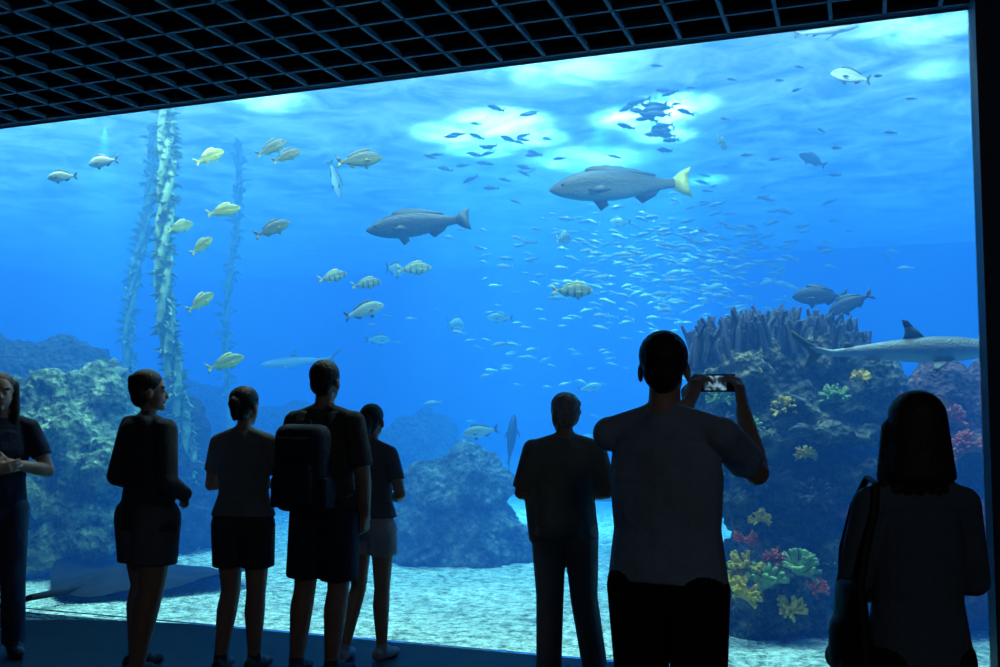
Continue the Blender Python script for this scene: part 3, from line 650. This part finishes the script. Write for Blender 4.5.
def ray(name,loc,wd,yaw):
    mb=MB(); NR,NA=18,72; vs=[];fs=[]
    for side in (1,-1):
        o=len(vs)
        for j in range(NR+1):
            r=j/NR
            for i in range(NA):
                a=2*math.pi*i/NA; c,s=math.cos(a),math.sin(a)
                rad=1/((abs(c)**1.2+abs(s*1.25)**1.5)**(1/1.3))
                x=rad*c*r*wd/2; y=rad*s*r*wd/2 - .12*wd*(abs(c*r)**2)
                th=.15*(1-r)**.8*math.exp(-(x/(wd*.22))**2)+.02*(1-r)
                z=.02+ (th if side>0 else -.2*th)+.22*max(0,abs(x)/(wd*.5)-.35)**1.6+.02*r*math.sin(a*9+1)
                vs.append(V((x,y,z)))
        for j in range(NR):
            for i in range(NA):
                i2=(i+1)%NA; f=(o+j*NA+i,o+j*NA+i2,o+(j+1)*NA+i2,o+(j+1)*NA+i); fs.append(f if side>0 else f[::-1])
    mb.add(vs,fs,0)
    tl=[V((0,wd*.30,.05)),V((.03,wd*.55,.06)),V((-.03,wd*.8,.055)),V((.08,wd*1.05,.04))]
    for k,(a,b) in enumerate(zip(tl[:-1],tl[1:])): Prim(a,b,.035-.01*k,.025-.009*k,0).mesh(mb,10)
    for sg in(-1,1): ell((sg*.08,-wd*.17,.15),.035,.04,.03,0).mesh(mb,12); ell((sg*.10,-wd*.17,.155),.016,.016,.016,1).mesh(mb,8)
    o=mb.obj(name,[simple('ray_skin',(.012,.015,.02),.8,.4,6,.01,30,.1),blackm]); o.location=loc; o.rotation_euler=(0,0,yaw); return o
g=G(132,584); ray('stingray',(g.x,g.y,.02),2.05,R(160))

# ------------------------------------------------------------ lights
def light(name,type,loc,energy,color,**k):
    l=bpy.data.lights.new(name,type); l.energy=energy; l.color=color
    rot=k.pop('rot',(0,0,0))
    for a,b in k.items(): setattr(l,a,b)
    o=bpy.data.objects.new(name,l); COL.objects.link(o); o.location=loc; o.rotation_euler=rot; return o
light('sun_through_roof','SUN',(0,12,10),10.0,(.75,.97,1),angle=R(8),rot=(R(-12),R(4),0))
def spot(px,py,e,size,dz=3.0,dx=0):
    u=(px-500)/1000; v=(333.5-py)/1000; dr=V((u,cP-v*sP,sP+v*cP)); t=(ZS-CAMH)/dr.z; p=dr*t
    light('skylight_lamp','SPOT',(p.x+dx,p.y,ZS+dz),e,(.75,.95,1),spot_size=R(size),spot_blend=1,shadow_soft_size=.15)
for a in [(455,132,11000,28),(500,122,14000,30),(530,138,11000,24),(480,150,8000,24),(640,118,14000,28),(675,105,12000,24),(660,135,9000,22),(705,180,8000,18),(265,100,4000,26),(915,25,3000,30),(940,70,2400,18),(560,60,3500,45),(590,160,10000,40)]:
    spot(*a)
def added_spot(px,d,e,size,tilt=0):  # spots added just under the surface for light shafts and the left rock
    p=W(px,300,d); light('added_water_spot','SPOT',(p.x,p.y,ZS-.1),e,(.6,.9,1),spot_size=R(size),spot_blend=1,shadow_soft_size=.03,rot=(R(tilt),0,0))
added_spot(75,10.3,500,42,10); added_spot(600,12.6,1300,44); added_spot(100,13.5,1100,38)
added_spot(570,12.4,900,16,3); added_spot(612,12.0,1100,13,-2); added_spot(655,12.2,900,15,2); added_spot(500,13,800,14,-3)
c=T(2,1.2,ZS-.15); l=light('tank_fill_light','AREA',c,820,(.9,1,.85),shape='RECTANGLE',size=12,size_y=.5)  # unseen fill added above the window to brighten fish, reef and gravel
l.rotation_euler=(R(16),0,TANKROT)
a=light('room_fill_light','AREA',T(8.6,-9,3.8),12,(.8,.9,1),shape='RECTANGLE',size=.4,size_y=.4)  # dim fill added out of view to bring out the visitors' clothes
d=V((0,5,1.2))-a.location; a.rotation_euler=d.to_track_quat('-Z','Y').to_euler()
w=bpy.data.worlds.new('World'); sc.world=w; w.use_nodes=True
w.node_tree.nodes['Background'].inputs[0].default_value=(.02,.22,.75,1); w.node_tree.nodes['Background'].inputs[1].default_value=.75
# ------------------------------------------------------------ camera
cam=bpy.data.cameras.new('camera'); co=bpy.data.objects.new('camera',cam); COL.objects.link(co); sc.camera=co
cam.sensor_width=36; cam.lens=36; co.location=(0,0,CAMH); co.rotation_euler=(math.pi/2+PITCH,0,0); cam.clip_end=200
bpy.context.view_layer.update()
RT=Matrix.Rotation(-TANKROT,4,'Z')
for ob in list(bpy.data.objects):
    if ob.parent is None:
        if ob.type=='MESH' and ob.matrix_world.to_euler().to_quaternion().angle<1e-6 and ob.location.length<1e-6:
            ob.data.transform(RT)
        else: ob.matrix_world=RT@ob.matrix_world
